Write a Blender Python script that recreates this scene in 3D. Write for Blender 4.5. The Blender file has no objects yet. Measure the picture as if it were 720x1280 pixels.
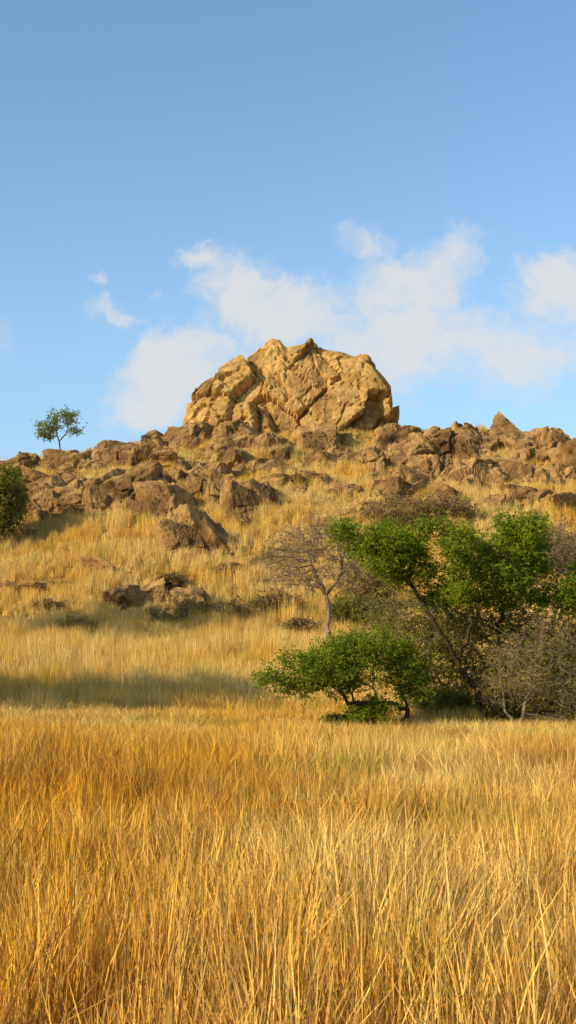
import bpy, bmesh, math, random
import numpy as np
from mathutils import Vector

random.seed(5); RNG=np.random.default_rng(5)
sc=bpy.context.scene
F=1545.0; CAMZ=2.5; PITCH=math.atan(160/1545)

# ---------------------------------------------------------------- noise
def h01(ix,iy,iz,seed):
    h=(ix.astype(np.int64)*374761393+iy.astype(np.int64)*668265263+iz.astype(np.int64)*1440662683+seed*974634777)&0xffffffff
    h=((h^(h>>13))*1274126177)&0xffffffff
    h=((h^(h>>16))*2246822519)&0xffffffff
    h=h^(h>>15)
    return (h&0xffffff)/float(0xffffff)
def vnoise(P,seed=0):
    I=np.floor(P); f=P-I; u=f*f*(3-2*f); I=I.astype(np.int64)
    r=np.zeros(len(P))
    for a in (0,1):
        for b in (0,1):
            for c in (0,1):
                w=(u[:,0] if a else 1-u[:,0])*(u[:,1] if b else 1-u[:,1])*(u[:,2] if c else 1-u[:,2])
                r+=w*h01(I[:,0]+a,I[:,1]+b,I[:,2]+c,seed)
    return r*2-1
def fbm(P,oct=4,seed=0):
    r=np.zeros(len(P)); a=0.5; q=P.copy()
    for o in range(oct):
        r+=a*vnoise(q,seed+o*17); a*=0.5; q=q*2.03+11.3
    return r
def worley(P,seed):
    B=np.floor(P).astype(np.int64); n=len(P)
    d1=np.full(n,9.0); d2=np.full(n,9.0); S=np.zeros((n,3)); C=np.zeros((n,3),np.int64)
    for a in (-1,0,1):
        for b in (-1,0,1):
            for c in (-1,0,1):
                K=B+np.array([a,b,c])
                J=np.stack([h01(K[:,0],K[:,1],K[:,2],seed+i) for i in range(3)],1)
                s=K+J; d=np.linalg.norm(P-s,axis=1)
                m=d<d1
                d2=np.where(m,d1,np.minimum(d2,d))
                d1=np.where(m,d,d1); S[m]=s[m]; C[m]=K[m]
    return d1,d2,S,C
def rotm(a,b):
    ca,sa,cb,sb=math.cos(a),math.sin(a),math.cos(b),math.sin(b)
    return np.array([[ca,-sa,0],[sa,ca,0],[0,0,1]])@np.array([[cb,0,sb],[0,1,0],[-sb,0,cb]])
def facet(P,cell,amp,crack,w,seed,warp=0.06,stretch=(1,1,1),rot=(0,0),tilt=1.3):
    st=np.array(stretch)
    Q=(P@rotm(*rot))/(cell*st)
    Q=Q+warp*np.stack([vnoise(Q*1.3+5,seed+40),vnoise(Q*1.3+9,seed+41),vnoise(Q*1.3+2,seed+42)],1)
    d1,d2,S,C=worley(Q,seed)
    T=np.stack([h01(C[:,0],C[:,1],C[:,2],seed+10+i)*2-1 for i in range(3)],1)
    o=h01(C[:,0],C[:,1],C[:,2],seed+20)*2-1
    return amp*(o+tilt*(T*(Q-S)).sum(1))-crack*np.clip(1-(d2-d1)/w,0,1)

# ---------------------------------------------------------------- mesh helpers
def make_mesh(name,V,faces,smooth=False,attrs=None):
    me=bpy.data.meshes.new(name)
    V=np.asarray(V,np.float32)
    me.vertices.add(len(V)); me.vertices.foreach_set("co",V.ravel())
    if faces:
        nl=sum(f.size for f in faces); npoly=sum(len(f) for f in faces)
        me.loops.add(nl); me.polygons.add(npoly)
        me.loops.foreach_set("vertex_index",np.concatenate([f.ravel() for f in faces]).astype(np.int32))
        st=[];o=0
        for f in faces:
            st.append(o+np.arange(len(f))*f.shape[1]); o+=f.size
        me.polygons.foreach_set("loop_start",np.concatenate(st).astype(np.int32))
        me.polygons.foreach_set("use_smooth",np.full(npoly,smooth))
    if attrs:
        for k,(t,d) in attrs.items():
            a=me.attributes.new(k,t,'POINT')
            a.data.foreach_set({'FLOAT':'value','INT':'value','FLOAT_VECTOR':'vector','FLOAT_COLOR':'color'}[t],np.asarray(d).ravel())
    me.update(calc_edges=True); me.validate()
    return me
def add_obj(name,data,mat=None,parent=None,loc=(0,0,0)):
    ob=bpy.data.objects.new(name,data); sc.collection.objects.link(ob); ob.location=loc
    if mat and data: data.materials.clear(); data.materials.append(mat)
    if parent: ob.parent=parent
    return ob

# ---------------------------------------------------------------- camera geometry
def ray(u,v):
    x=u-360; f=F; z=640-v
    return np.array([x, f*math.cos(PITCH)-z*math.sin(PITCH), f*math.sin(PITCH)+z*math.cos(PITCH)])
def at(u,v,y):
    d=ray(u,v); return np.array([0,0,CAMZ])+d*(y/d[1])

# ---------------------------------------------------------------- terrain
yk=np.array([-4000,-60,28,38,50,62,74,84,95,110,124,131,142,180,260,500,4000.])
zk=np.array([0,0,0,0.35,1.0,1.7,3.4,6.6,11.0,16.6,21.3,23.4,23.8,19,8,0,0.])
yt=np.arange(-100,600,1.0); zt=np.interp(yt,yk,zk)
ker=np.exp(-0.5*(np.arange(-6,7)/2.6)**2); ker/=ker.sum()
zt=np.convolve(np.pad(zt,6,mode='edge'),ker,'valid')
xk=np.array([-3000,-220,-90,-50,-29,-20,-11,-4,10,16,24,29,45,90,220,3000.])
gk=np.array([0,0,.5,.80,.90,.94,1.02,1.06,1.06,1.04,1.04,.97,.85,.5,0,0.])
xt=np.arange(-400,400,1.0); gt=np.interp(xt,xk,gk); gt=np.convolve(np.pad(gt,6,mode='edge'),ker,'valid')
def H(x,y):
    x=np.asarray(x,float); y=np.asarray(y,float)
    P=np.stack([x*0.045,y*0.045,x*0],1)
    wob=fbm(P,3,3)*6*np.clip((y-45)/30,0,1)
    z=np.interp(y+wob,yt,zt)*np.interp(x,xt,gt)
    m=np.clip((y-60)/40,0,1)*np.clip((300-y)/100,0,1)
    z+=m*1.1*fbm(np.stack([x*0.16,y*0.16,x*0],1),4,31)
    z+=0.12*fbm(np.stack([x*0.3,y*0.3,x*0],1),2,37)*np.clip((2000-abs(y))/1000,0,1)
    return z
def Hs(x,y): return float(H(np.array([x]),np.array([y]))[0])
def ground_hit(u,v,y0=6,y1=150):
    d=ray(u,v); y=np.arange(y0,y1,0.2); t=y/d[1]
    z=CAMZ+d[2]*t; x=d[0]*t; hh=H(x,y)
    k=np.where(z<hh)[0]
    if len(k)==0: return None
    k=k[0]; return np.array([x[k],y[k],hh[k]])

def grid_axis(lo,hi,fine,far):
    a=np.arange(lo,hi+1e-6,fine); s=fine; l=[lo]; r=[hi]
    while l[-1]>-far: s*=1.25; l.append(l[-1]-s)
    s=fine
    while r[-1]<far: s*=1.25; r.append(r[-1]+s)
    return np.concatenate([np.array(l[1:][::-1]),a,np.array(r[1:])])
gx=grid_axis(-50,50,0.45,3500); gy=grid_axis(-6,150,0.45,3500)
X,Y=np.meshgrid(gx,gy); Z=H(X.ravel(),Y.ravel())
nx,ny=len(gx),len(gy)
idx=np.arange(nx*ny).reshape(ny,nx)
Q=np.stack([idx[:-1,:-1],idx[:-1,1:],idx[1:,1:],idx[1:,:-1]],-1).reshape(-1,4)
ground_me=make_mesh("ground",np.stack([X.ravel(),Y.ravel(),Z],1),[Q],True)

# ---------------------------------------------------------------- materials
def new_mat(name):
    m=bpy.data.materials.new(name); m.use_nodes=True
    nt=m.node_tree; nt.nodes.clear(); return m,nt,nt.nodes,nt.links
def ramp(N,cols):
    r=N.new('ShaderNodeValToRGB'); e=r.color_ramp.elements
    while len(e)<len(cols): e.new(0.5)
    for i,(p,c) in enumerate(cols): e[i].position=p; e[i].color=(*c,1)
    return r
def noise_node(N,L,coord,scale,detail=6,rough=0.6,dist=0.0):
    n=N.new('ShaderNodeTexNoise'); n.inputs['Scale'].default_value=scale; n.inputs['Detail'].default_value=detail
    n.inputs['Roughness'].default_value=rough; n.inputs['Distortion'].default_value=dist
    L.new(coord,n.inputs['Vector']); return n
def mixc(N,L,fac,a,b,mode='MIX'):
    m=N.new('ShaderNodeMix'); m.data_type='RGBA'; m.blend_type=mode
    for s,v in ((0,fac),(6,a),(7,b)):
        if isinstance(v,(int,float)): m.inputs[s].default_value=v
        elif isinstance(v,tuple): m.inputs[s].default_value=(*v,1)
        else: L.new(v,m.inputs[s])
    return m.outputs[2]
def mathn(N,L):
    def M(op,a,b=None,c=None,clamp=False):
        m=N.new('ShaderNodeMath'); m.operation=op; m.use_clamp=clamp
        for i,v in enumerate((a,b,c)):
            if v is None: continue
            if isinstance(v,(int,float)): m.inputs[i].default_value=v
            else: L.new(v,m.inputs[i])
        return m.outputs[0]
    return M
def maprange(N,L,v,a,b,c=0.,d=1.):
    m=N.new('ShaderNodeMapRange'); L.new(v,m.inputs[0])
    for i,x in enumerate((a,b,c,d)): m.inputs[i+1].default_value=x
    return m.outputs[0]

def rock_mat(name,c_light,c_mid,c_dark,scale=1.0,varnish=0.5):
    m,nt,N,L=new_mat(name)
    out=N.new('ShaderNodeOutputMaterial'); b=N.new('ShaderNodeBsdfDiffuse'); L.new(b.outputs[0],out.inputs[0])
    b.inputs['Roughness'].default_value=0.4
    g=N.new('ShaderNodeNewGeometry'); pos=g.outputs['Position']
    n1=noise_node(N,L,pos,0.35*scale,4,0.62,0.4)
    r1=ramp(N,[(0.30,c_dark),(0.45,c_mid),(0.58,c_light),(0.8,c_mid)]); L.new(n1.outputs[0],r1.inputs[0])
    n2=noise_node(N,L,pos,3.5*scale,4,0.65)
    r2=ramp(N,[(0.3,(0.55,0.5,0.45)),(0.52,(1,1,1)),(0.75,(1.12,1.08,1.0))]); L.new(n2.outputs[0],r2.inputs[0])
    c=mixc(N,L,0.75,r1.outputs[0],r2.outputs[0],'MULTIPLY')
    n3=noise_node(N,L,pos,0.7*scale,5,0.7,0.8)
    r3=ramp(N,[(0.51,(0,0,0)),(0.60,(1,1,1))]); L.new(n3.outputs[0],r3.inputs[0])
    mm=N.new('ShaderNodeMath'); mm.operation='MULTIPLY'; mm.inputs[1].default_value=varnish; L.new(r3.outputs[0],mm.inputs[0])
    c=mixc(N,L,mm.outputs[0],c,tuple(x*0.7 for x in c_dark))
    L.new(c,b.inputs['Color'])
    bp2=N.new('ShaderNodeBump'); bp2.inputs['Strength'].default_value=0.7; bp2.inputs['Distance'].default_value=0.07; L.new(n2.outputs[0],bp2.inputs['Height'])
    L.new(bp2.outputs[0],b.inputs['Normal'])
    return m
M_crag=rock_mat("sandstone_crag",(0.64,0.39,0.125),(0.50,0.28,0.085),(0.23,0.125,0.045),0.8,0.5)
M_rock=rock_mat("weathered_rock",(0.48,0.28,0.10),(0.30,0.165,0.06),(0.10,0.056,0.026),0.8,0.55)

def ground_mat():
    m,nt,N,L=new_mat("dry_soil")
    out=N.new('ShaderNodeOutputMaterial'); b=N.new('ShaderNodeBsdfDiffuse'); L.new(b.outputs[0],out.inputs[0])
    g=N.new('ShaderNodeNewGeometry'); pos=g.outputs['Position']
    n=noise_node(N,L,pos,0.25,5,0.65)
    r=ramp(N,[(0.3,(0.20,0.11,0.035)),(0.5,(0.38,0.21,0.055)),(0.68,(0.50,0.31,0.085))]); L.new(n.outputs[0],r.inputs[0])
    n2=noise_node(N,L,pos,5,5,0.7)
    r2=ramp(N,[(0.3,(0.6,0.58,0.55)),(0.6,(1,1,1))]); L.new(n2.outputs[0],r2.inputs[0])
    L.new(mixc(N,L,0.8,r.outputs[0],r2.outputs[0],'MULTIPLY'),b.inputs['Color'])
    bp=N.new('ShaderNodeBump'); bp.inputs['Distance'].default_value=0.15; L.new(n2.outputs[0],bp.inputs['Height']); L.new(bp.outputs[0],b.inputs['Normal'])
    return m
add_obj("ground",ground_me,ground_mat())

def grass_mat():
    m,nt,N,L=new_mat("dry_grass_blade"); M=mathn(N,L)
    out=N.new('ShaderNodeOutputMaterial')
    v=N.new('ShaderNodeAttribute'); v.attribute_name="v"; q=N.new('ShaderNodeAttribute'); q.attribute_name="q"
    g=N.new('ShaderNodeNewGeometry'); sp=N.new('ShaderNodeSeparateXYZ'); L.new(g.outputs['Position'],sp.inputs[0])
    x,y=sp.outputs[0],sp.outputs[1]
    cb=N.new('ShaderNodeCombineXYZ'); L.new(x,cb.inputs[0]); L.new(y,cb.inputs[1]); flat=cb.outputs[0]
    n1=noise_node(N,L,flat,.16,2).outputs[0]; n2=noise_node(N,L,flat,.42,2).outputs[0]
    off=N.new('ShaderNodeVectorMath'); off.operation='ADD'; off.inputs[1].default_value=(31,17,0); L.new(flat,off.inputs[0])
    n4=noise_node(N,L,off.outputs[0],.38,3).outputs[0]
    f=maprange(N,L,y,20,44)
    near=maprange(N,L,y,14,7)
    right=M('MULTIPLY',M('MULTIPLY',maprange(N,L,x,-1,3),maprange(N,L,y,7,12)),maprange(N,L,y,36,28))
    left=M('MULTIPLY',M('MULTIPLY',maprange(N,L,x,1.5,-1.5),maprange(N,L,y,8,12)),maprange(N,L,y,30,25))
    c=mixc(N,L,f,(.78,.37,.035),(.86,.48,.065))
    s=M('ADD',M('MULTIPLY_ADD',M('SUBTRACT',n1,.5),3.2,.10),M('MULTIPLY',q.outputs['Fac'],.55))
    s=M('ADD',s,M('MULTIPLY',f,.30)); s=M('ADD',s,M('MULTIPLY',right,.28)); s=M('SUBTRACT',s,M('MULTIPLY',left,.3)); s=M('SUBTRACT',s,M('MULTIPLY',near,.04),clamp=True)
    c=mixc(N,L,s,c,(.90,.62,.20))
    gq=M('MULTIPLY',M('ADD',M('SUBTRACT',n2,.57),M('MULTIPLY_ADD',right,.05,M('MULTIPLY',q.outputs['Fac'],.06))),5.5,clamp=True)
    c=mixc(N,L,M('MULTIPLY',gq,.7),c,(.38,.34,.035))
    rq=M('MULTIPLY',M('ADD',M('SUBTRACT',.42,n4),M('MULTIPLY_ADD',left,.08,M('MULTIPLY',q.outputs['Fac'],.06))),5.0,clamp=True)
    c=mixc(N,L,M('MULTIPLY',rq,.65),c,(.46,.20,.03))
    # old grey-brown stems among the golden ones
    old=M('GREATER_THAN',M('FRACT',M('MULTIPLY',v.outputs['Fac'],7.31)),.84)
    c=mixc(N,L,M('MULTIPLY',old,.6),c,(.30,.19,.085))
    r=ramp(N,[(0,(0.50,0.43,0.32)),(0.45,(.95,.95,.95)),(1,(1.15,1.17,1.25))]); L.new(v.outputs['Fac'],r.inputs[0])
    c=mixc(N,L,1.0,c,r.outputs[0],'MULTIPLY')
    d=N.new('ShaderNodeBsdfDiffuse'); L.new(c,d.inputs[0]); L.new(d.outputs[0],out.inputs[0]); return m
M_grass=grass_mat()
def leafy_mat(name,cols,trans=0.35):
    m,nt,N,L=new_mat(name)
    out=N.new('ShaderNodeOutputMaterial')
    v=N.new('ShaderNodeAttribute'); v.attribute_name="v"
    r=ramp(N,cols); L.new(v.outputs['Fac'],r.inputs[0]); c=r.outputs[0]
    d=N.new('ShaderNodeBsdfDiffuse'); L.new(c,d.inputs[0])
    t=N.new('ShaderNodeBsdfTranslucent'); L.new(c,t.inputs[0])
    mx=N.new('ShaderNodeMixShader'); mx.inputs[0].default_value=trans; L.new(d.outputs[0],mx.inputs[1]); L.new(t.outputs[0],mx.inputs[2])
    L.new(mx.outputs[0],out.inputs[0]); return m
M_leaf=leafy_mat("green_leaf",[(0,(0.06,0.095,0.008)),(0.5,(0.175,0.23,0.014)),(1,(0.37,0.39,0.03))],.42)
M_leaf_olive=leafy_mat("olive_leaf",[(0,(0.09,0.085,0.018)),(0.5,(0.20,0.18,0.035)),(1,(0.32,0.28,0.06))])
M_leaf_dry=leafy_mat("dry_leaf",[(0,(0.14,0.085,0.032)),(0.5,(0.27,0.175,0.065)),(1,(0.40,0.28,0.11))])
def bark(name,c1,c2):
    m,nt,N,L=new_mat(name)
    out=N.new('ShaderNodeOutputMaterial'); b=N.new('ShaderNodeBsdfDiffuse'); L.new(b.outputs[0],out.inputs[0])
    g=N.new('ShaderNodeNewGeometry'); n=noise_node(N,L,g.outputs['Position'],9,4,0.7)
    r=ramp(N,[(0.35,c1),(0.65,c2)]); L.new(n.outputs[0],r.inputs[0]); L.new(r.outputs[0],b.inputs['Color'])
    bp=N.new('ShaderNodeBump'); bp.inputs['Distance'].default_value=0.03; L.new(n.outputs[0],bp.inputs['Height']); L.new(bp.outputs[0],b.inputs['Normal'])
    return m
M_bark=bark("dark_bark",(0.035,0.023,0.014),(0.10,0.068,0.038))
M_bark_grey=bark("grey_bark",(0.16,0.11,0.065),(0.34,0.245,0.15))

# ---------------------------------------------------------------- rocks
def ico(sub):
    bm=bmesh.new(); bmesh.ops.create_icosphere(bm,subdivisions=sub,radius=1.0)
    V=np.array([v.co[:] for v in bm.verts]); Fc=np.array([[v.index for v in f.verts] for f in bm.faces]); bm.free()
    V/=np.linalg.norm(V,axis=1)[:,None]; return V,Fc
ICO={5:ico(5),6:ico(6),7:ico(7)}
def block_radius(D,rng,skew=.25,extra=5):
    r=np.full(len(D),1.6); B=np.eye(3)+rng.normal(size=(3,3))*skew
    pl=[]
    for k in range(3):
        n=B[k]/np.linalg.norm(B[k])
        for s in (-1,1):
            m=n*s+rng.normal(size=3)*.12; m/=np.linalg.norm(m); pl.append((m,rng.uniform(.62,.8)))
    for k in range(extra):
        m=rng.normal(size=3); m/=np.linalg.norm(m); pl.append((m,rng.uniform(.8,.98)))
    for m,h in pl:
        dd=D@m; r=np.minimum(r,np.where(dd>0.05,h/np.maximum(dd,0.05),9))
    return r
def boulder_mesh(seed,round_=0.0):
    rng=np.random.default_rng(seed)
    D,Fc=ICO[5]
    r=block_radius(D,rng)
    if round_: r=r*(1-round_)+.9*round_
    P=D*r[:,None]
    d=facet(P,0.75,0.08,0.07,0.06,seed*3+1,rot=(seed,.4),tilt=2)+facet(P,0.3,0.025,0.03,0.1,seed*3+2)+0.04*fbm(P*3,4,seed)
    P=P+D*d[:,None]
    return make_mesh("boulder_form",P,[Fc],False)
BV=[boulder_mesh(100+i,0.0 if i<8 else 0.35) for i in range(12)]
for b in BV: b.materials.append(M_rock)

def big_rock(name,c,a,b,hgt,prof,mat,seed,sub=7,cells=(),n=3.2,rough=.12,lean=.16,rot=None):
    """bedrock mass with a skyline profile, broken along joint planes"""
    D,Fc=ICO[sub]
    r=(np.abs(D)**n).sum(1)**(-1/n)
    S=D*r[:,None]
    ln=1-lean*np.clip(S[:,2],0,1)
    P=np.stack([S[:,0]*a,S[:,1]*b*ln,S[:,2]*hgt*prof(S[:,0],S[:,1])],1)
    Nn=D/np.array([a,b,hgt]); Nn/=np.linalg.norm(Nn,axis=1)[:,None]
    d=np.zeros(len(P))
    for k,(cs,am,cr,w,st,ro,ti) in enumerate(cells):
        d+=facet(P+seed*7,cs,am,cr,w,seed*5+k*50,.08,st,ro,ti)
    d+=rough*fbm(P*1.2+seed,5,seed)
    P=P+Nn*d[:,None]
    ob=add_obj(name,make_mesh(name,P,[Fc],False),mat,loc=c)
    if rot: ob.rotation_euler=rot
    return ob

# crag on the summit
CY=131.0
kk=CY/F
su=np.array([228,238,246,262,300,322,338,350,358,380,388,396,404,430,458,466,478,488,494])
sv=np.array([515,496,486,477,459,444,430,433,442,438,426,426,438,442,446,455,466,482,498])
cb=at(361,535,CY)
ztop=np.array([at(u,v,CY)[2] for u,v in zip(su,sv)])
xs=(su-361)/129.0
cragH=12.0
base_z=Hs(cb[0],CY-4)-2.0
profc=lambda x,y: (np.interp(x,xs,ztop)-base_z)/cragH
crag=big_rock("rock_outcrop",(cb[0],CY,base_z),129*kk,6.5,cragH,profc,M_crag,3,n=6.0,lean=.34,rough=.12,
   cells=((5.4,.36,.75,.04,(1.15,1,1.15),(.5,.5),3.4),(2.3,.17,.32,.06,(1.2,1,1),(.2,.5),2.8),(0.95,.045,.09,.10,(1,1,1),(0,.3),2.0)))

ROCKS=[]
LCELL=((2.8,.30,.40,.06,(1.6,1,1),(.3,.3),3.0),(1.2,.13,.16,.1,(1.3,1,1),(.2,.2),2.6),(0.5,.035,.04,.14,(1,1,1),(0,0),1.5))
def ledge(u,v,w,depth,hg,seed,tilt=.38,roll=0.0,yaw=0.0,emb=.25):
    g=ground_hit(u,v)
    if g is None: return
    s=g[1]/F; a=w*s*.5; rng=np.random.default_rng(seed)
    px=np.linspace(-1,1,9); pz=rng.uniform(.6,1.15,9)
    ob=big_rock("rock_ledge",(g[0],g[1]+depth*.3,g[2]+depth*.3*math.sin(tilt)-hg*emb),a,depth,hg,lambda x,y:np.interp(x,px,pz)*(1+.15*y),M_rock,seed,sub=6,n=2.8,rough=.14,lean=.1,cells=LCELL,rot=(tilt,roll,yaw))
    ROCKS.append((g[0],g[1]+depth*.3,a*.95,depth*.9))
for L_ in [(515,575,84,5.0,3.0,201,.40,.12,.1),(600,572,112,5.5,3.1,202,.38,.16,-.05),(672,572,100,5,2.9,203,.38,.22,-.1),(610,612,96,4,2.2,204,.36,.15,.1),(545,598,60,3,2.0,206,.36,.1,0),(695,612,80,4,2.2,205,.36,.1,0),(755,590,90,5,2.6,207,.38,.15,0),
          (130,584,120,3.4,1.9,208,.34,-.05,.1),(220,562,90,3,2.1,209,.36,-.1,.1),(80,622,100,3,1.8,210,.32,0,-.1),(318,566,110,3,1.7,211,.36,.05,0),(40,590,90,3,1.3,212,.3,-.1,0),(400,560,70,3,1.9,213,.4,.1,0),(468,590,44,3,2.2,214,.4,.1,0),(270,600,90,2.5,1.5,215,.35,.1,-.1),(190,632,90,2.5,2.0,216,.35,.1,0),(320,630,70,2.3,1.6,217,.35,.1,0),(30,640,80,2.5,1.6,218,.35,.1,0)]:
    ledge(*L_)

field=bpy.data.objects.new("boulder_field",None); sc.collection.objects.link(field)
def slope_rock(u,v,w,h,rng,depth=1.0,round_=False,emb=0.1,rx=None,k=1.0):
    g=ground_hit(u,v+h*0.35)
    if g is None: return
    s=g[1]/F*k; sx=w*s*0.60; sz=h*s*0.72; sy=max(sz,sx*0.7)*depth
    z=g[2]+sz*(0.40-emb)
    m=BV[rng.integers(8,12)] if round_ else BV[rng.integers(0,8)]
    ob=bpy.data.objects.new("boulder_%d"%len(ROCKS),m); sc.collection.objects.link(ob); ob.parent=field
    ob.location=(g[0],g[1]+sy*0.3,z); ob.scale=(sx,sy,sz)
    ob.rotation_euler=(rng.uniform(-.25,.25),rng.uniform(-.3,.3) if rx is None else rx,rng.uniform(-.7,.7)+(math.pi if rng.random()<.5 else 0))
    ROCKS.append((g[0],g[1]+sy*0.3,sx,sy))
rg=np.random.default_rng(21)
MAIN=[(90,580,60,24),(150,572,60,26),(196,560,50,26),(222,548,48,32),(245,540,38,30),(290,545,46,26),(315,548,40,24),(46,636,52,28),(78,628,50,30),(60,607,60,22),(98,606,44,22),(135,604,50,34),(160,620,66,54),(125,634,44,30),(212,628,56,54),(205,600,40,26),(240,588,46,26),(268,590,44,24),(292,578,46,24),(325,584,44,24),(352,572,40,20),(395,550,54,42),(420,570,34,26),(238,662,40,38),(226,680,48,38),(270,682,50,36),(272,622,40,34),(300,632,46,36),(326,628,36,34),(398,600,46,20),(430,612,36,20),(150,750,46,28),(184,746,50,24),(40,738,34,16),(60,732,24,16),(130,712,44,16),(10,735,26,18),(244,756,40,32),(268,764,26,20),(285,712,34,18),(95,772,26,16),(300,655,30,20),(460,574,44,36),(250,612,40,32),(350,606,50,24),(180,640,40,24),(30,585,44,18)]
for (u,v,w,h) in MAIN: slope_rock(u,v,w,h,rg)
BIG=[(490,548,44,44),(540,556,50,40),(570,548,46,26),(640,546,60,30),(580,590,50,34),(640,590,60,36),(520,604,50,30),(700,596,50,34),(560,620,44,24),(655,620,60,26),(610,630,50,22),(700,632,40,22),(480,612,40,30),(735,585,60,50)]
for (u,v,w,h) in BIG: slope_rock(u,v,w,h,rg,0.9,rg.random()<.5,rx=rg.uniform(.05,.3))
n=0
while n<270:
    u=rg.uniform(-160,880); v=rg.uniform(535,790)
    dens=np.interp(v,[535,560,600,640,670,700,760,790],[.7,1,1,.9,.45,.12,.08,.0])
    if u>300 and u<480 and v>640: dens*=.3
    if 415<u<450: dens*=.3
    nz=fbm(np.array([[u*0.02,v*0.035,3.0]]),3,77)[0]
    if rg.random()>dens*np.clip(0.35+nz*2.6,0,1): continue
    w=rg.uniform(10,38)*(1 if v<680 else .5)*(1 if rg.random()<.5 else 0.6)
    slope_rock(u,v,w,w*rg.uniform(.4,.85),rg,round_=rg.random()<.3); n+=1

# ---------------------------------------------------------------- grass
def blades(name,bx,by,h,la,lean,width,heads,v,q,rng,seg):
    """a mat of curved tapering blades, some with feathery seed heads"""
    n=len(bx); lm=np.abs(rng.normal(0,1,n))*lean*h+0.03; cx=rng.uniform(1.4,2.6,n); w=width*rng.uniform(.6,1.3,n)/2
    fa=rng.uniform(0,math.pi,n); dx,dy=np.cos(fa)*w,np.sin(fa)*w; hd=rng.random(n)<heads
    Vs=[]
    for s in range(seg+1):
        t=s/seg; px=bx+np.cos(la)*lm*t**cx; py=by+np.sin(la)*lm*t**cx; pz=h*(t-0.12*(lm/h)*t**3)
        w1=(1-t**1.5)*.9+.12; w2=.6 if t<.7 else (1.9 if t<.95 else .3); ww=np.where(hd,w2,w1)
        Vs.append(np.stack([px-dx*ww,py-dy*ww,pz],1)); Vs.append(np.stack([px+dx*ww,py+dy*ww,pz],1))
    V=np.stack(Vs,1).reshape(-1,3); k=2*(seg+1); o=(np.arange(n)*k)[:,None]; s=np.arange(seg)[None]*2
    Fq=np.stack([o+s,o+s+1,o+s+3,o+s+2],-1).reshape(-1,4)
    me=make_mesh(name,V,[Fq],False,{"v":('FLOAT',np.repeat(v,k)),"q":('FLOAT',np.repeat(q,k))})
    me.materials.append(M_grass); return bpy.data.objects.new(name,me)
def patch(name,size,nb,nclump,csig,width,seed,lean,heads,seg,hmin=.6):
    rng=np.random.default_rng(seed)
    c=rng.uniform(-size/2,size/2,(nclump,2)); ch=rng.uniform(hmin,1.2,nclump); cl=rng.uniform(0,6.28,nclump); cq=rng.random(nclump)
    k=rng.integers(0,nclump,nb); bx=c[k,0]+rng.normal(0,csig,nb); by=c[k,1]+rng.normal(0,csig,nb)
    h=ch[k]*rng.uniform(.35,1.0,nb)**.7
    return blades(name,bx,by,h,cl[k]+rng.normal(0,1.0,nb),lean,width,heads,rng.random(nb),cq[k],rng,seg)
def gcoll(name,specs):
    c=bpy.data.collections.new(name)
    for i,s in enumerate(specs): c.objects.link(patch("%s_patch_%02d"%(name,i),*s))
    return c
T1=1.6; T2=2.6
C_near=gcoll("near_grass",[(T1,6600,130,.085,.0050,300+i,.22+.04*(i%3),.45,4,.5) for i in range(10)])
C_mid=gcoll("mid_grass",[(T2,2900,60,.15,.011,350+i,.22,.35,3,.35) for i in range(8)])
C_far=gcoll("slope_grass",[(.9,170,4,.15,.018,400+i,.24,.3,3,.45) for i in range(8)])

def scatter(name,coll,P,rot,scl,idx):
    me=make_mesh(name,P,[],attrs={"rot":('FLOAT_VECTOR',rot),"scl":('FLOAT_VECTOR',scl),"idx":('INT',idx)})
    ob=add_obj(name,me)
    ng=bpy.data.node_groups.new(name,'GeometryNodeTree')
    ng.interface.new_socket("Geometry",in_out='INPUT',socket_type='NodeSocketGeometry')
    ng.interface.new_socket("Geometry",in_out='OUTPUT',socket_type='NodeSocketGeometry')
    N,L=ng.nodes,ng.links
    gi=N.new('NodeGroupInput'); go=N.new('NodeGroupOutput'); ip=N.new('GeometryNodeInstanceOnPoints')
    ci=N.new('GeometryNodeCollectionInfo'); ci.inputs[0].default_value=coll; ci.inputs[1].default_value=True; ci.inputs[2].default_value=True
    def na(n,t):
        a=N.new('GeometryNodeInputNamedAttribute'); a.data_type=t; a.inputs[0].default_value=n; return a.outputs[0]
    L.new(gi.outputs[0],ip.inputs['Points']); L.new(ci.outputs[0],ip.inputs['Instance']); ip.inputs['Pick Instance'].default_value=True
    L.new(na("idx",'INT'),ip.inputs['Instance Index']); L.new(na("rot",'FLOAT_VECTOR'),ip.inputs['Rotation']); L.new(na("scl",'FLOAT_VECTOR'),ip.inputs['Scale'])
    L.new(ip.outputs[0],go.inputs[0])
    md=ob.modifiers.new("scatter",'NODES'); md.node_group=ng
    return ob
rr=np.random.default_rng(12)
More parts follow.
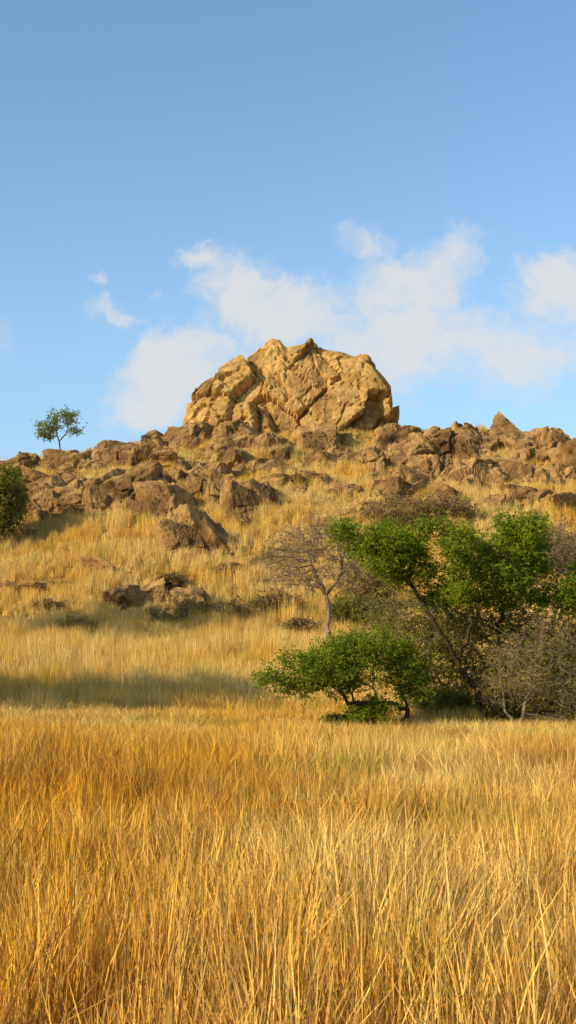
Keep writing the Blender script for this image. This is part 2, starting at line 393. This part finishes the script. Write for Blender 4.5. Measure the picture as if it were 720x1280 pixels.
def tiles(name,coll,nv,T,y0,y1,wf,hf,cseed):
    xs_=[];ys_=[]
    for y in np.arange(y0,y1,T):
        hw=wf(y)
        k=int(math.ceil(hw/T)); 
        for i in range(-k,k+1): xs_.append(i*T+(T/2 if int((y-y0)/T)%2 else 0)); ys_.append(y)
    x=np.array(xs_)+0.; y=np.array(ys_)+0.; n=len(x)
    e=T*.5; gxn=(H(x+e,y)-H(x-e,y))/(2*e); gyn=(H(x,y+e)-H(x,y-e))/(2*e)
    z=(H(x,y)+H(x+e*.6,y)+H(x-e*.6,y)+H(x,y+e*.6)+H(x,y-e*.6))/5-.03
    kq=rr.integers(0,4,n); yaw=kq*math.pi/2
    cy,sy=np.cos(yaw),np.sin(yaw); lx=gxn*cy+gyn*sy; ly=-gxn*sy+gyn*cy
    rot=np.stack([np.arctan(ly),-np.arctan(lx),yaw],1)
    cl=fbm(np.stack([x*.3,y*.3,x*0],1),2,cseed)
    hs=hf(y)*(.97+.6*cl)*rr.uniform(.88,1.12,n)
    scatter(name,coll,np.stack([x,y,z],1),rot,np.stack([np.full(n,1.05),np.full(n,1.05),hs],1),rr.integers(0,nv,n))
tiles("tall_dry_grass",C_near,10,T1,-1.5,34.,lambda y:4.5+.30*abs(y),lambda y:np.interp(y,[0,18,24,29,36],[1,.95,.8,.5,.5]),71)
tiles("meadow_dry_grass",C_mid,8,T2,35.4,70.,lambda y:7+.31*y,lambda y:np.interp(y,[34,40,70],[.6,1.0,1.15]),72)
n=15000; y=69+71*rr.random(n)**.9; x=rr.uniform(-1,1,n)*(7+.31*y)
R=np.array(ROCKS); keep=np.ones(len(x),bool)
for (rx,ry,sx,sy) in R: keep&=(((x-rx)/(sx*.5))**2+((y-ry)/(sy*.5))**2)>1
keep&=(((x-cb[0])/(11.0))**2+((y-CY)/6.2)**2)>1
x,y=x[keep],y[keep]; n=len(x)
clump=fbm(np.stack([x*.25,y*.25,x*0],1),3,72)
hs=np.maximum((.85+.9*clump)*rr.uniform(.4,1.35,n)*np.interp(y,[70,80,140],[1.1,1.0,.9]),.22)
scatter("slope_dry_grass",C_far,np.stack([x,y,H(x,y)-.03],1),np.stack([rr.normal(.0,.08,n),rr.normal(.05,.08,n),rr.uniform(0,6.28,n)],1),np.stack([np.ones(n),np.ones(n),hs],1),rr.integers(0,8,n))

# ---------------------------------------------------------------- trees
def norm(a): return a/np.maximum(np.linalg.norm(a,axis=-1,keepdims=True),1e-9)
def resample(pl,step,rng,wob):
    out=[np.array(pl[0],float)]
    for a,b in zip(pl[:-1],pl[1:]):
        a=np.array(a,float);b=np.array(b,float); k=max(1,int(np.linalg.norm(b-a)/step))
        for i in range(1,k+1): out.append(a+(b-a)*i/k+(rng.normal(size=3)*wob if i<k else 0))
    return out
def tree(name,limbs,blobs,n_attr,step,kill,seed,bark_m,leaf_m,n_leaf,leaf_sz,tip=.008,clump=.0,cs=1.2,twigs=2,twig_len=.35,spread=.22,infl=99,maxit=90,flat=.45,exp=2.3):
    rng=np.random.default_rng(seed)
    pos=[];par=[]
    for pl in limbs:
        pts=resample(pl,step,rng,step*.18)
        if not pos: pos.append(pts[0]); par.append(-1); last=0
        else: last=int(np.argmin([np.linalg.norm(p-pts[0]) for p in pos]))
        for p in pts[1:]:
            pos.append(p); par.append(last); last=len(pos)-1
    vol=np.array([r[0]*r[1]*r[2]*w for c,r,w in blobs]); vol=vol**.8; vol/=vol.sum()
    A=[]
    while len(A)<n_attr:
        k=rng.choice(len(blobs),p=vol); c,r,w=blobs[k]
        d=norm(rng.normal(size=3)); d=d*rng.random()**(1/2.2)
        p=np.array(c)+d*np.array(r)
        if clump and vnoise(p[None]/cs,seed+9)[0]<clump-1+rng.random()*.3: continue
        A.append(p)
    A=np.array(A); P=np.array(pos); nch=np.zeros(20000,int)
    for q in par:
        if q>=0: nch[q]+=1
    D=np.linalg.norm(A[:,None]-P[None],axis=2); nd=D.min(1); ni=D.argmin(1); alive=np.ones(len(A),bool)
    for it in range(maxit):
        act=alive&(nd<infl)
        if not act.any() or len(pos)>9000: break
        acc=np.zeros((len(pos),3)); np.add.at(acc,ni[act],norm(A[act]-P[ni[act]]))
        ks=np.where((np.linalg.norm(acc,axis=1)>1e-6)&(nch[:len(pos)]<3))[0]
        if len(ks)==0: break
        new=P[ks]+norm(norm(acc[ks])+rng.normal(size=(len(ks),3))*.28)*step
        b=len(pos)
        for k,p in zip(ks,new): pos.append(p); par.append(int(k)); nch[k]+=1
        P=np.array(pos)
        D=np.linalg.norm(A[:,None]-new[None],axis=2); m=D.min(1); mi=D.argmin(1)+b
        u=m<nd; nd[u]=m[u]; ni[u]=mi[u]; alive&=nd>kill
    par=np.array(par)
    n0=len(pos)
    def radii(par,n):
        acc=np.zeros(n); r=np.zeros(n)
        for i in range(n-1,-1,-1):
            r[i]=max(tip,acc[i]**(1/exp))
            if par[i]>=0: acc[par[i]]+=r[i]**exp
        return r
    r=radii(par,n0)
    small=np.where(r<tip*3.0)[0]
    tp=[];tq=[]
    for k in range(twigs):
        s=small
        d0=norm(P[s]-P[np.maximum(par[s],0)]+1e-6)
        d=norm(d0*.6+rng.normal(size=(len(s),3))*[.8,.8,.6]); l=twig_len*rng.uniform(.4,1,len(s))[:,None]
        mid=P[s]+d*l*.5; end=mid+norm(d+rng.normal(size=d.shape)*.5)*l*.5
        tp+= [P[s],mid]; tq+=[mid,end]
    ea=np.where(par>=0)[0]
    mc=np.full(n0,0.0); np.maximum.at(mc,par[ea],r[ea]); mc=np.maximum(mc,tip*.7)
    S=P[par[ea]];E=P[ea]; r0=r[ea]; r1=np.minimum(mc[ea],r[ea])
    r0=r0*(1+.5*np.exp(-(S[:,2]-P[0,2])/.25)); 
    if tp:
        a=np.concatenate(tp);b=np.concatenate(tq); S=np.r_[S,a];E=np.r_[E,b]; r0=np.r_[r0,np.full(len(a),tip*.7)]; r1=np.r_[r1,np.full(len(a),tip*.4)]
    d=norm(E-S); up=np.where(np.abs(d[:,2:3])>.9,np.array([[1.,0,0]]),np.array([[0,0,1.]])); u1=norm(np.cross(d,up)); u2=np.cross(d,u1)
    K=5; an=np.arange(K)*2*math.pi/K; rg_=u1[:,None]*np.cos(an)[None,:,None]+u2[:,None]*np.sin(an)[None,:,None]
    R0=S[:,None]+rg_*r0[:,None,None]; R1=(E+d*r1[:,None]*.3)[:,None]+rg_*r1[:,None,None]
    V=np.concatenate([R0,R1],1).reshape(-1,3); ne=len(S); o=(np.arange(ne)*2*K)[:,None]; i=np.arange(K)[None]
    Fq=np.stack([o+i,o+(i+1)%K,o+K+(i+1)%K,o+K+i],-1).reshape(-1,4)
    emp=bpy.data.objects.new(name,None); sc.collection.objects.link(emp); emp.location=P[0]
    add_obj("trunk_and_branches",make_mesh("branches",V-P[0],[Fq],True),bark_m,emp)
    if n_leaf:
        src=np.concatenate([P[small]]+tp+tq) if tp else P[small]
        ns=n_leaf//6; c=src[rng.integers(0,len(src),ns)]+rng.normal(size=(ns,3))*spread*[1,1,.7]
        ax=norm(rng.normal(size=(ns,3))*[1,1,.5])
        tt=(np.arange(6)-2.5)*leaf_sz*.75
        C=(c[:,None]+ax[:,None]*tt[None,:,None]+rng.normal(size=(ns,6,3))*leaf_sz*.35).reshape(-1,3); nl=len(C)
        nrm=norm(rng.normal(size=(nl,3))+np.array([-.3,-.2,flat*2])); a1=norm(np.cross(nrm,rng.normal(size=(nl,3)))); a2=np.cross(nrm,a1)
        sz=leaf_sz*rng.uniform(.6,1.25,nl)[:,None]
        V=np.stack([C-a1*sz*.9,C+a2*sz*.42,C+a1*sz*.9,C-a2*sz*.42],1).reshape(-1,3)
        Fq=np.arange(nl*4).reshape(-1,4)
        sv_=np.repeat(rng.random(ns),6)
        vv=np.clip(.5*sv_+.3*rng.random(nl)+.35*(vnoise(C*1.4,seed)*.5+.5),0,1)
        add_obj("foliage",make_mesh("foliage",V-P[0],[Fq],False,{"v":('FLOAT',np.repeat(vv,4))}),leaf_m,emp)
    return emp
def bl(u,v,y,ru,rv,rd=None,w=1.0):
    s=y/F; return (at(u,v,y),(ru*s,(rd if rd is not None else ru)*s,rv*s),w)
def G(u,y):
    p=at(u,900,y); return np.array([p[0],y,Hs(p[0],y)-.08])

ya=32.
tA=[[G(610,ya),at(604,890,ya),at(596,862,ya),at(572,826,ya-.2),at(548,786,ya-.3),at(522,745,ya-.2),at(500,715,ya)],
    [at(596,862,ya),at(612,830,ya+.3),at(622,790,ya+.6),at(632,740,ya+.4),at(645,705,ya+.2)],
    [at(572,826,ya-.2),at(590,780,ya-.5),at(585,730,ya-.6)]]
tree("thorn_tree",tA,[bl(455,682,ya,46,28,55),bl(505,668,ya-.3,60,26,70),bl(560,690,ya-.5,60,34,80),bl(640,672,ya,48,30,70),bl(595,655,ya+.6,50,18,60),bl(500,714,ya-.4,50,22,55),bl(600,728,ya-.6,66,30,70),bl(432,668,ya,26,16,35),bl(655,705,ya+.6,40,28,50),bl(545,735,ya,50,24,60,.7),bl(640,745,ya,40,24,50,.7)],
     1600,.16,.25,11,M_bark,M_leaf,66000,.046,tip=.009,clump=.88,cs=.7,twig_len=.3,spread=.14)
tree("thorn_shrub",[[G(560,ya+1.5),at(556,880,ya+1.5),at(545,840,ya+1.5)],[G(560,ya+1.5),at(575,860,ya+1.8),at(590,800,ya+1.8)]],
     [bl(530,800,ya+1.5,60,55,60),bl(580,790,ya+1.9,60,45,60),bl(480,780,ya+2,30,40,50),bl(600,840,ya+2,50,40,50),bl(650,800,ya+2,40,50,50),bl(560,860,ya+2,60,35,50)],1300,.17,.25,12,M_bark_grey,M_leaf_olive,44000,.042,tip=.007,twigs=3,twig_len=.45,spread=.25)
yb=30.5
tree("acacia_bush",[[G(500,yb),at(503,905,yb),at(510,885,yb),at(500,860,yb)],[at(510,885,yb),at(470,878,yb-.2),at(435,880,yb-.4),at(425,860,yb-.5)]],
     [bl(395,830,yb-.5,52,20,60),bl(450,812,yb,58,22,60),bl(345,852,yb-.7,26,12,40),bl(420,848,yb-.4,56,14,60),bl(512,845,yb,30,24,45),bl(500,820,yb+.3,34,22,40),bl(385,862,yb-.2,40,8,40,.6),bl(470,893,yb-.2,30,14,40,.5)],
     850,.15,.22,13,M_bark,M_leaf,34000,.042,tip=.008,clump=.84,cs=.55,twig_len=.28,spread=.13)
tree("bare_thornbush",[[G(650,ya-.6),at(655,890,ya-.6),at(665,850,ya-.6)],[G(650,ya-.6),at(630,880,ya-.7),at(625,840,ya-.7)]],
     [bl(665,830,ya-.6,56,50,60),bl(705,850,ya-.4,50,60,60),bl(635,850,ya-.8,40,40,40),bl(690,790,ya-.4,40,30,40)],1100,.17,.25,14,M_bark_grey,M_leaf_olive,9000,.036,tip=.008,twigs=3,twig_len=.6,spread=.22)
tree("bare_thornbush",[[G(735,ya+.6),at(730,880,ya+.6),at(715,840,ya+.6)]],
     [bl(720,830,ya+.6,60,60,60),bl(740,880,ya+.2,60,36,50)],1000,.16,.25,15,M_bark_grey,M_leaf_olive,26000,.04,tip=.0065,twigs=3,twig_len=.5,spread=.25)
tree("bare_thornbush",[[G(690,ya+5),at(692,800,ya+5),at(695,740,ya+5)]],
     [bl(695,690,ya+5,40,40,50),bl(740,700,ya+5,50,40,50),bl(660,700,ya+5,40,36,50)],800,.2,.3,19,M_bark_grey,M_leaf_dry,8000,.045,tip=.009,twigs=4,twig_len=.6,spread=.25)
tree("thorn_tree",[[G(790,ya+.5),at(780,850,ya+.4),at(760,800,ya),at(735,765,ya-.2)]],
     [bl(708,748,ya-.4,34,28,45),bl(760,730,ya,55,36,60),bl(830,740,ya+.5,50,36,60)],800,.17,.28,16,M_bark,M_leaf,38000,.045,clump=.5,cs=.7,spread=.16)
yc=60.
tree("leafless_tree",[[G(412,yc),at(411,770,yc),at(408,745,yc),at(395,720,yc),at(385,690,yc)],[at(408,745,yc),at(425,720,yc+.4),at(430,695,yc)]],
     [bl(370,690,yc,40,38,50),bl(410,670,yc,40,30,50),bl(345,700,yc,25,22,40),bl(430,700,yc,28,35,40),bl(385,725,yc,50,18,50)],900,.26,.42,17,M_bark_grey,M_leaf_dry,2500,.05,tip=.015,twigs=4,twig_len=.7,spread=.4)
def bush(name,u,v,w,h,seed,lm,nl,bm=M_bark_grey,na=380,y=None,ls=None):
    g=ground_hit(u,v) if y is None else G(u,y)
    s=g[1]/F; c=g+np.array([0,0,h*s*.55])
    r=(w*s*.5,w*s*.45,h*s*.45); st=max(.14,w*s*.06)
    tree(name,[[g,g+np.array([.05,0,h*s*.25])],[g,g+np.array([w*s*.12,.1,h*s*.3])],[g,g+np.array([-w*s*.12,.1,h*s*.3])]],[(c,r,1),(c+np.array([w*s*.2,0,-h*s*.1]),(r[0]*.7,r[1]*.7,r[2]*.7),.6),(c+np.array([-w*s*.22,0,-h*s*.05]),(r[0]*.6,r[1]*.7,r[2]*.8),.6)],
         na,st,st*1.7,seed,bm,lm,nl,ls or .0011*g[1]+.01,tip=.0045+g[1]*.00008,twigs=3,twig_len=w*s*.1+.15,spread=w*s*.05)
bush("scrub_bush",460,775,80,85,31,M_leaf_dry,7000)
bush("scrub_bush",505,662,110,44,32,M_leaf_dry,5000)
bush("scrub_bush",555,655,90,40,33,M_leaf_dry,4000)
bush("scrub_bush",440,790,60,50,34,M_leaf_olive,6000)
bush("scrub_bush",700,720,60,60,38,M_leaf_dry,5000)
bush("scrub_bush",-6,690,74,116,39,M_leaf_olive,16000,M_bark,na=600)
bush("scrub_bush",14,672,40,90,40,M_leaf,5000,M_bark,na=400)
bush("scrub_bush",430,925,60,36,41,M_leaf_olive,6000,y=30.8)
bush("scrub_bush",460,905,44,52,42,M_leaf,5000,y=31.5)
bush("scrub_bush",555,920,80,60,43,M_leaf_olive,9000,M_bark,y=33)
bush("scrub_bush",640,920,90,60,44,M_leaf_olive,7000,M_bark,y=32.6)
for i,(u,v,ww,hh) in enumerate([(95,796,66,24),(205,788,70,26),(245,780,50,30),(300,782,80,34),(350,776,66,40),(378,800,44,30),(215,742,40,28),(60,768,36,20)]):
    bush("dry_undergrowth",u,v,ww,hh,60+i,M_leaf_dry,2600,M_bark,na=220)
gd=ground_hit(75,562); yd=gd[1] if gd is not None else 125.
base=np.array([at(75,560,yd)[0],yd,Hs(at(75,560,yd)[0],yd)-.1])
tree("ridge_tree",[[base,at(74,552,yd),at(70,540,yd)],[at(74,552,yd),at(84,540,yd)]],[bl(60,532,yd,17,10,18),bl(80,522,yd,20,11,18),bl(56,544,yd,14,5,18),bl(92,538,yd,12,9,12)],260,.3,.45,18,M_bark_grey,M_leaf,4200,.12,tip=.02,clump=.3,cs=1.3,twigs=2,twig_len=.6,spread=.28)
def side_tree(x,y,h,rad,seed,crown=.25,nl=20000,ls=.12,clump=.6):
    g=np.array([x,y,Hs(x,y)-.1]); c=g+np.array([0,0,h*.72])
    tree("thorn_tree",[[g,g+np.array([.1,0,h*.25]),g+np.array([.3,.2,h*.45])]],[(c,(rad,rad,h*crown*.8),1),(c+np.array([rad*.5,0,.4]),(rad*.6,rad*.6,h*.15),.6),(c+np.array([-rad*.5,.3,-.3]),(rad*.6,rad*.6,h*.15),.6)],700,.32,.5,seed,M_bark,M_leaf,nl,ls,clump=clump,cs=1.8,twigs=2,twig_len=.6,spread=.35)
side_tree(-15.5,33.5,8.2,4.6,51,.30,19000,.12,.9); side_tree(-20,36,7,4,52,.25,14000,.12,.8)
side_tree(-22.5,61,14,6,53,.30,13000,.16,.9)

# ---------------------------------------------------------------- sun + sky
sd_=np.array([-.84,-.54,0]); sd_/=np.linalg.norm(sd_); EL=math.radians(24)
sundir=Vector((sd_[0]*math.cos(EL),sd_[1]*math.cos(EL),math.sin(EL)))
sl=bpy.data.lights.new("sun",'SUN'); sl.energy=5.0; sl.angle=math.radians(.5); sl.color=(1,.86,.60)
so=bpy.data.objects.new("sun",sl); sc.collection.objects.link(so); so.rotation_euler=sundir.to_track_quat('Z','Y').to_euler(); so.location=(-60,-40,60)
w=bpy.data.worlds.new("World"); sc.world=w; w.use_nodes=True; nt=w.node_tree; nt.nodes.clear(); N,L=nt.nodes,nt.links
M=mathn(N,L)
out=N.new('ShaderNodeOutputWorld'); bg=N.new('ShaderNodeBackground'); sky=N.new('ShaderNodeTexSky'); sky.sky_type='NISHITA'; sky.sun_disc=False
sky.sun_elevation=EL; sky.sun_rotation=math.atan2(sundir.x,sundir.y); sky.air_density=1.0; sky.dust_density=0.8; sky.ozone_density=1.6
bg.inputs[1].default_value=.14
tc=N.new('ShaderNodeTexCoord'); sx=N.new('ShaderNodeSeparateXYZ'); L.new(tc.outputs['Generated'],sx.inputs[0])
skyc=mixc(N,L,1.0,sky.outputs[0],(1.08,1.42,1.52),'MULTIPLY')
haze=M('MULTIPLY',M('POWER',2.718,M('MULTIPLY',M('MAXIMUM',sx.outputs[2],0.0),-5.0)),.85)
skyc=mixc(N,L,haze,skyc,(3.4,4.3,5.8))
L.new(skyc,bg.inputs[0])
yy=M('MAXIMUM',sx.outputs[1],.08)
cx=N.new('ShaderNodeCombineXYZ'); L.new(M('DIVIDE',sx.outputs[0],yy),cx.inputs[0]); L.new(M('DIVIDE',sx.outputs[2],yy),cx.inputs[1])
nd=N.new('ShaderNodeTexNoise'); nd.inputs['Scale'].default_value=30; nd.inputs['Detail'].default_value=7; nd.inputs['Roughness'].default_value=.62; L.new(cx.outputs[0],nd.inputs['Vector'])
vs=N.new('ShaderNodeVectorMath'); vs.operation='SUBTRACT'; L.new(nd.outputs[1],vs.inputs[0]); vs.inputs[1].default_value=(.5,.5,.5)
va=N.new('ShaderNodeVectorMath'); va.operation='MULTIPLY_ADD'; L.new(vs.outputs[0],va.inputs[0]); va.inputs[1].default_value=(.055,.05,0); L.new(cx.outputs[0],va.inputs[2])
clouds=[(240,322,34,18,.7),(310,350,74,44,1.0),(370,390,74,50,.95),(300,410,84,54,.75),(215,440,58,44,1.0),(190,490,56,48,1.0),(175,530,44,28,1.0),(250,470,64,60,.65),(455,300,36,22,.75),(500,350,55,60,.9),(575,320,42,38,1.0),(520,400,90,60,.8),(640,440,120,55,.5),(560,470,160,55,.55),(695,355,68,44,1.3),(125,345,14,11,.7),(130,385,32,24,.7),(160,392,26,14,.55),(195,368,18,9,.45),(800,420,120,70,.8),(-90,430,110,50,.8),(430,430,100,60,.5),(130,500,40,30,.3)]
acc=None
for (u,v,ru,rv,wt) in clouds:
    d=ray(u,v); a,e=d[0]/d[1],d[2]/d[1]
    s1=N.new('ShaderNodeVectorMath'); s1.operation='SUBTRACT'; L.new(va.outputs[0],s1.inputs[0]); s1.inputs[1].default_value=(a,e,0)
    s2=N.new('ShaderNodeVectorMath'); s2.operation='MULTIPLY'; L.new(s1.outputs[0],s2.inputs[0]); s2.inputs[1].default_value=(F/ru/1.3,F/rv/1.3,0)
    s3=N.new('ShaderNodeVectorMath'); s3.operation='LENGTH'; L.new(s2.outputs[0],s3.inputs[0])
    q=M('MULTIPLY',M('SUBTRACT',1.0,s3.outputs['Value'],clamp=True),wt)
    acc=q if acc is None else M('ADD',acc,q)
acc=M('MINIMUM',acc,1.0)
n2=N.new('ShaderNodeTexNoise'); n2.inputs['Scale'].default_value=18; n2.inputs['Detail'].default_value=9; n2.inputs['Roughness'].default_value=.64; L.new(va.outputs[0],n2.inputs['Vector'])
dens=M('MULTIPLY',acc,M('ADD',.25,M('MULTIPLY',n2.outputs[0],1.5)))
mr=N.new('ShaderNodeMapRange'); mr.interpolation_type='SMOOTHSTEP'; L.new(M('ADD',dens,M('MULTIPLY',M('SUBTRACT',n2.outputs[0],.5),M('MULTIPLY',M('MINIMUM',M('MULTIPLY',acc,4.0),1.0),1.5))),mr.inputs[0]); mr.inputs[1].default_value=.02; mr.inputs[2].default_value=1.05
front=M('GREATER_THAN',sx.outputs[1],.08)
fac=M('MULTIPLY',M('MULTIPLY',mr.outputs[0],front),.88)
cb_=N.new('ShaderNodeBackground'); cb_.inputs[0].default_value=(.80,.80,.80,1); cb_.inputs[1].default_value=.95
mx=N.new('ShaderNodeMixShader'); L.new(fac,mx.inputs[0]); L.new(bg.outputs[0],mx.inputs[1]); L.new(cb_.outputs[0],mx.inputs[2]); L.new(mx.outputs[0],out.inputs[0])

# ---------------------------------------------------------------- camera
cam=bpy.data.cameras.new("camera"); co=bpy.data.objects.new("camera",cam); sc.collection.objects.link(co); sc.camera=co
cam.sensor_fit='VERTICAL'; cam.sensor_height=24; cam.lens=12/(640/F); cam.clip_end=9000; cam.clip_start=.05
co.location=(0,0,CAMZ); co.rotation_euler=(math.pi/2+PITCH,0,0)
sc.view_settings.view_transform='Standard'; sc.view_settings.look='None'; sc.view_settings.exposure=0
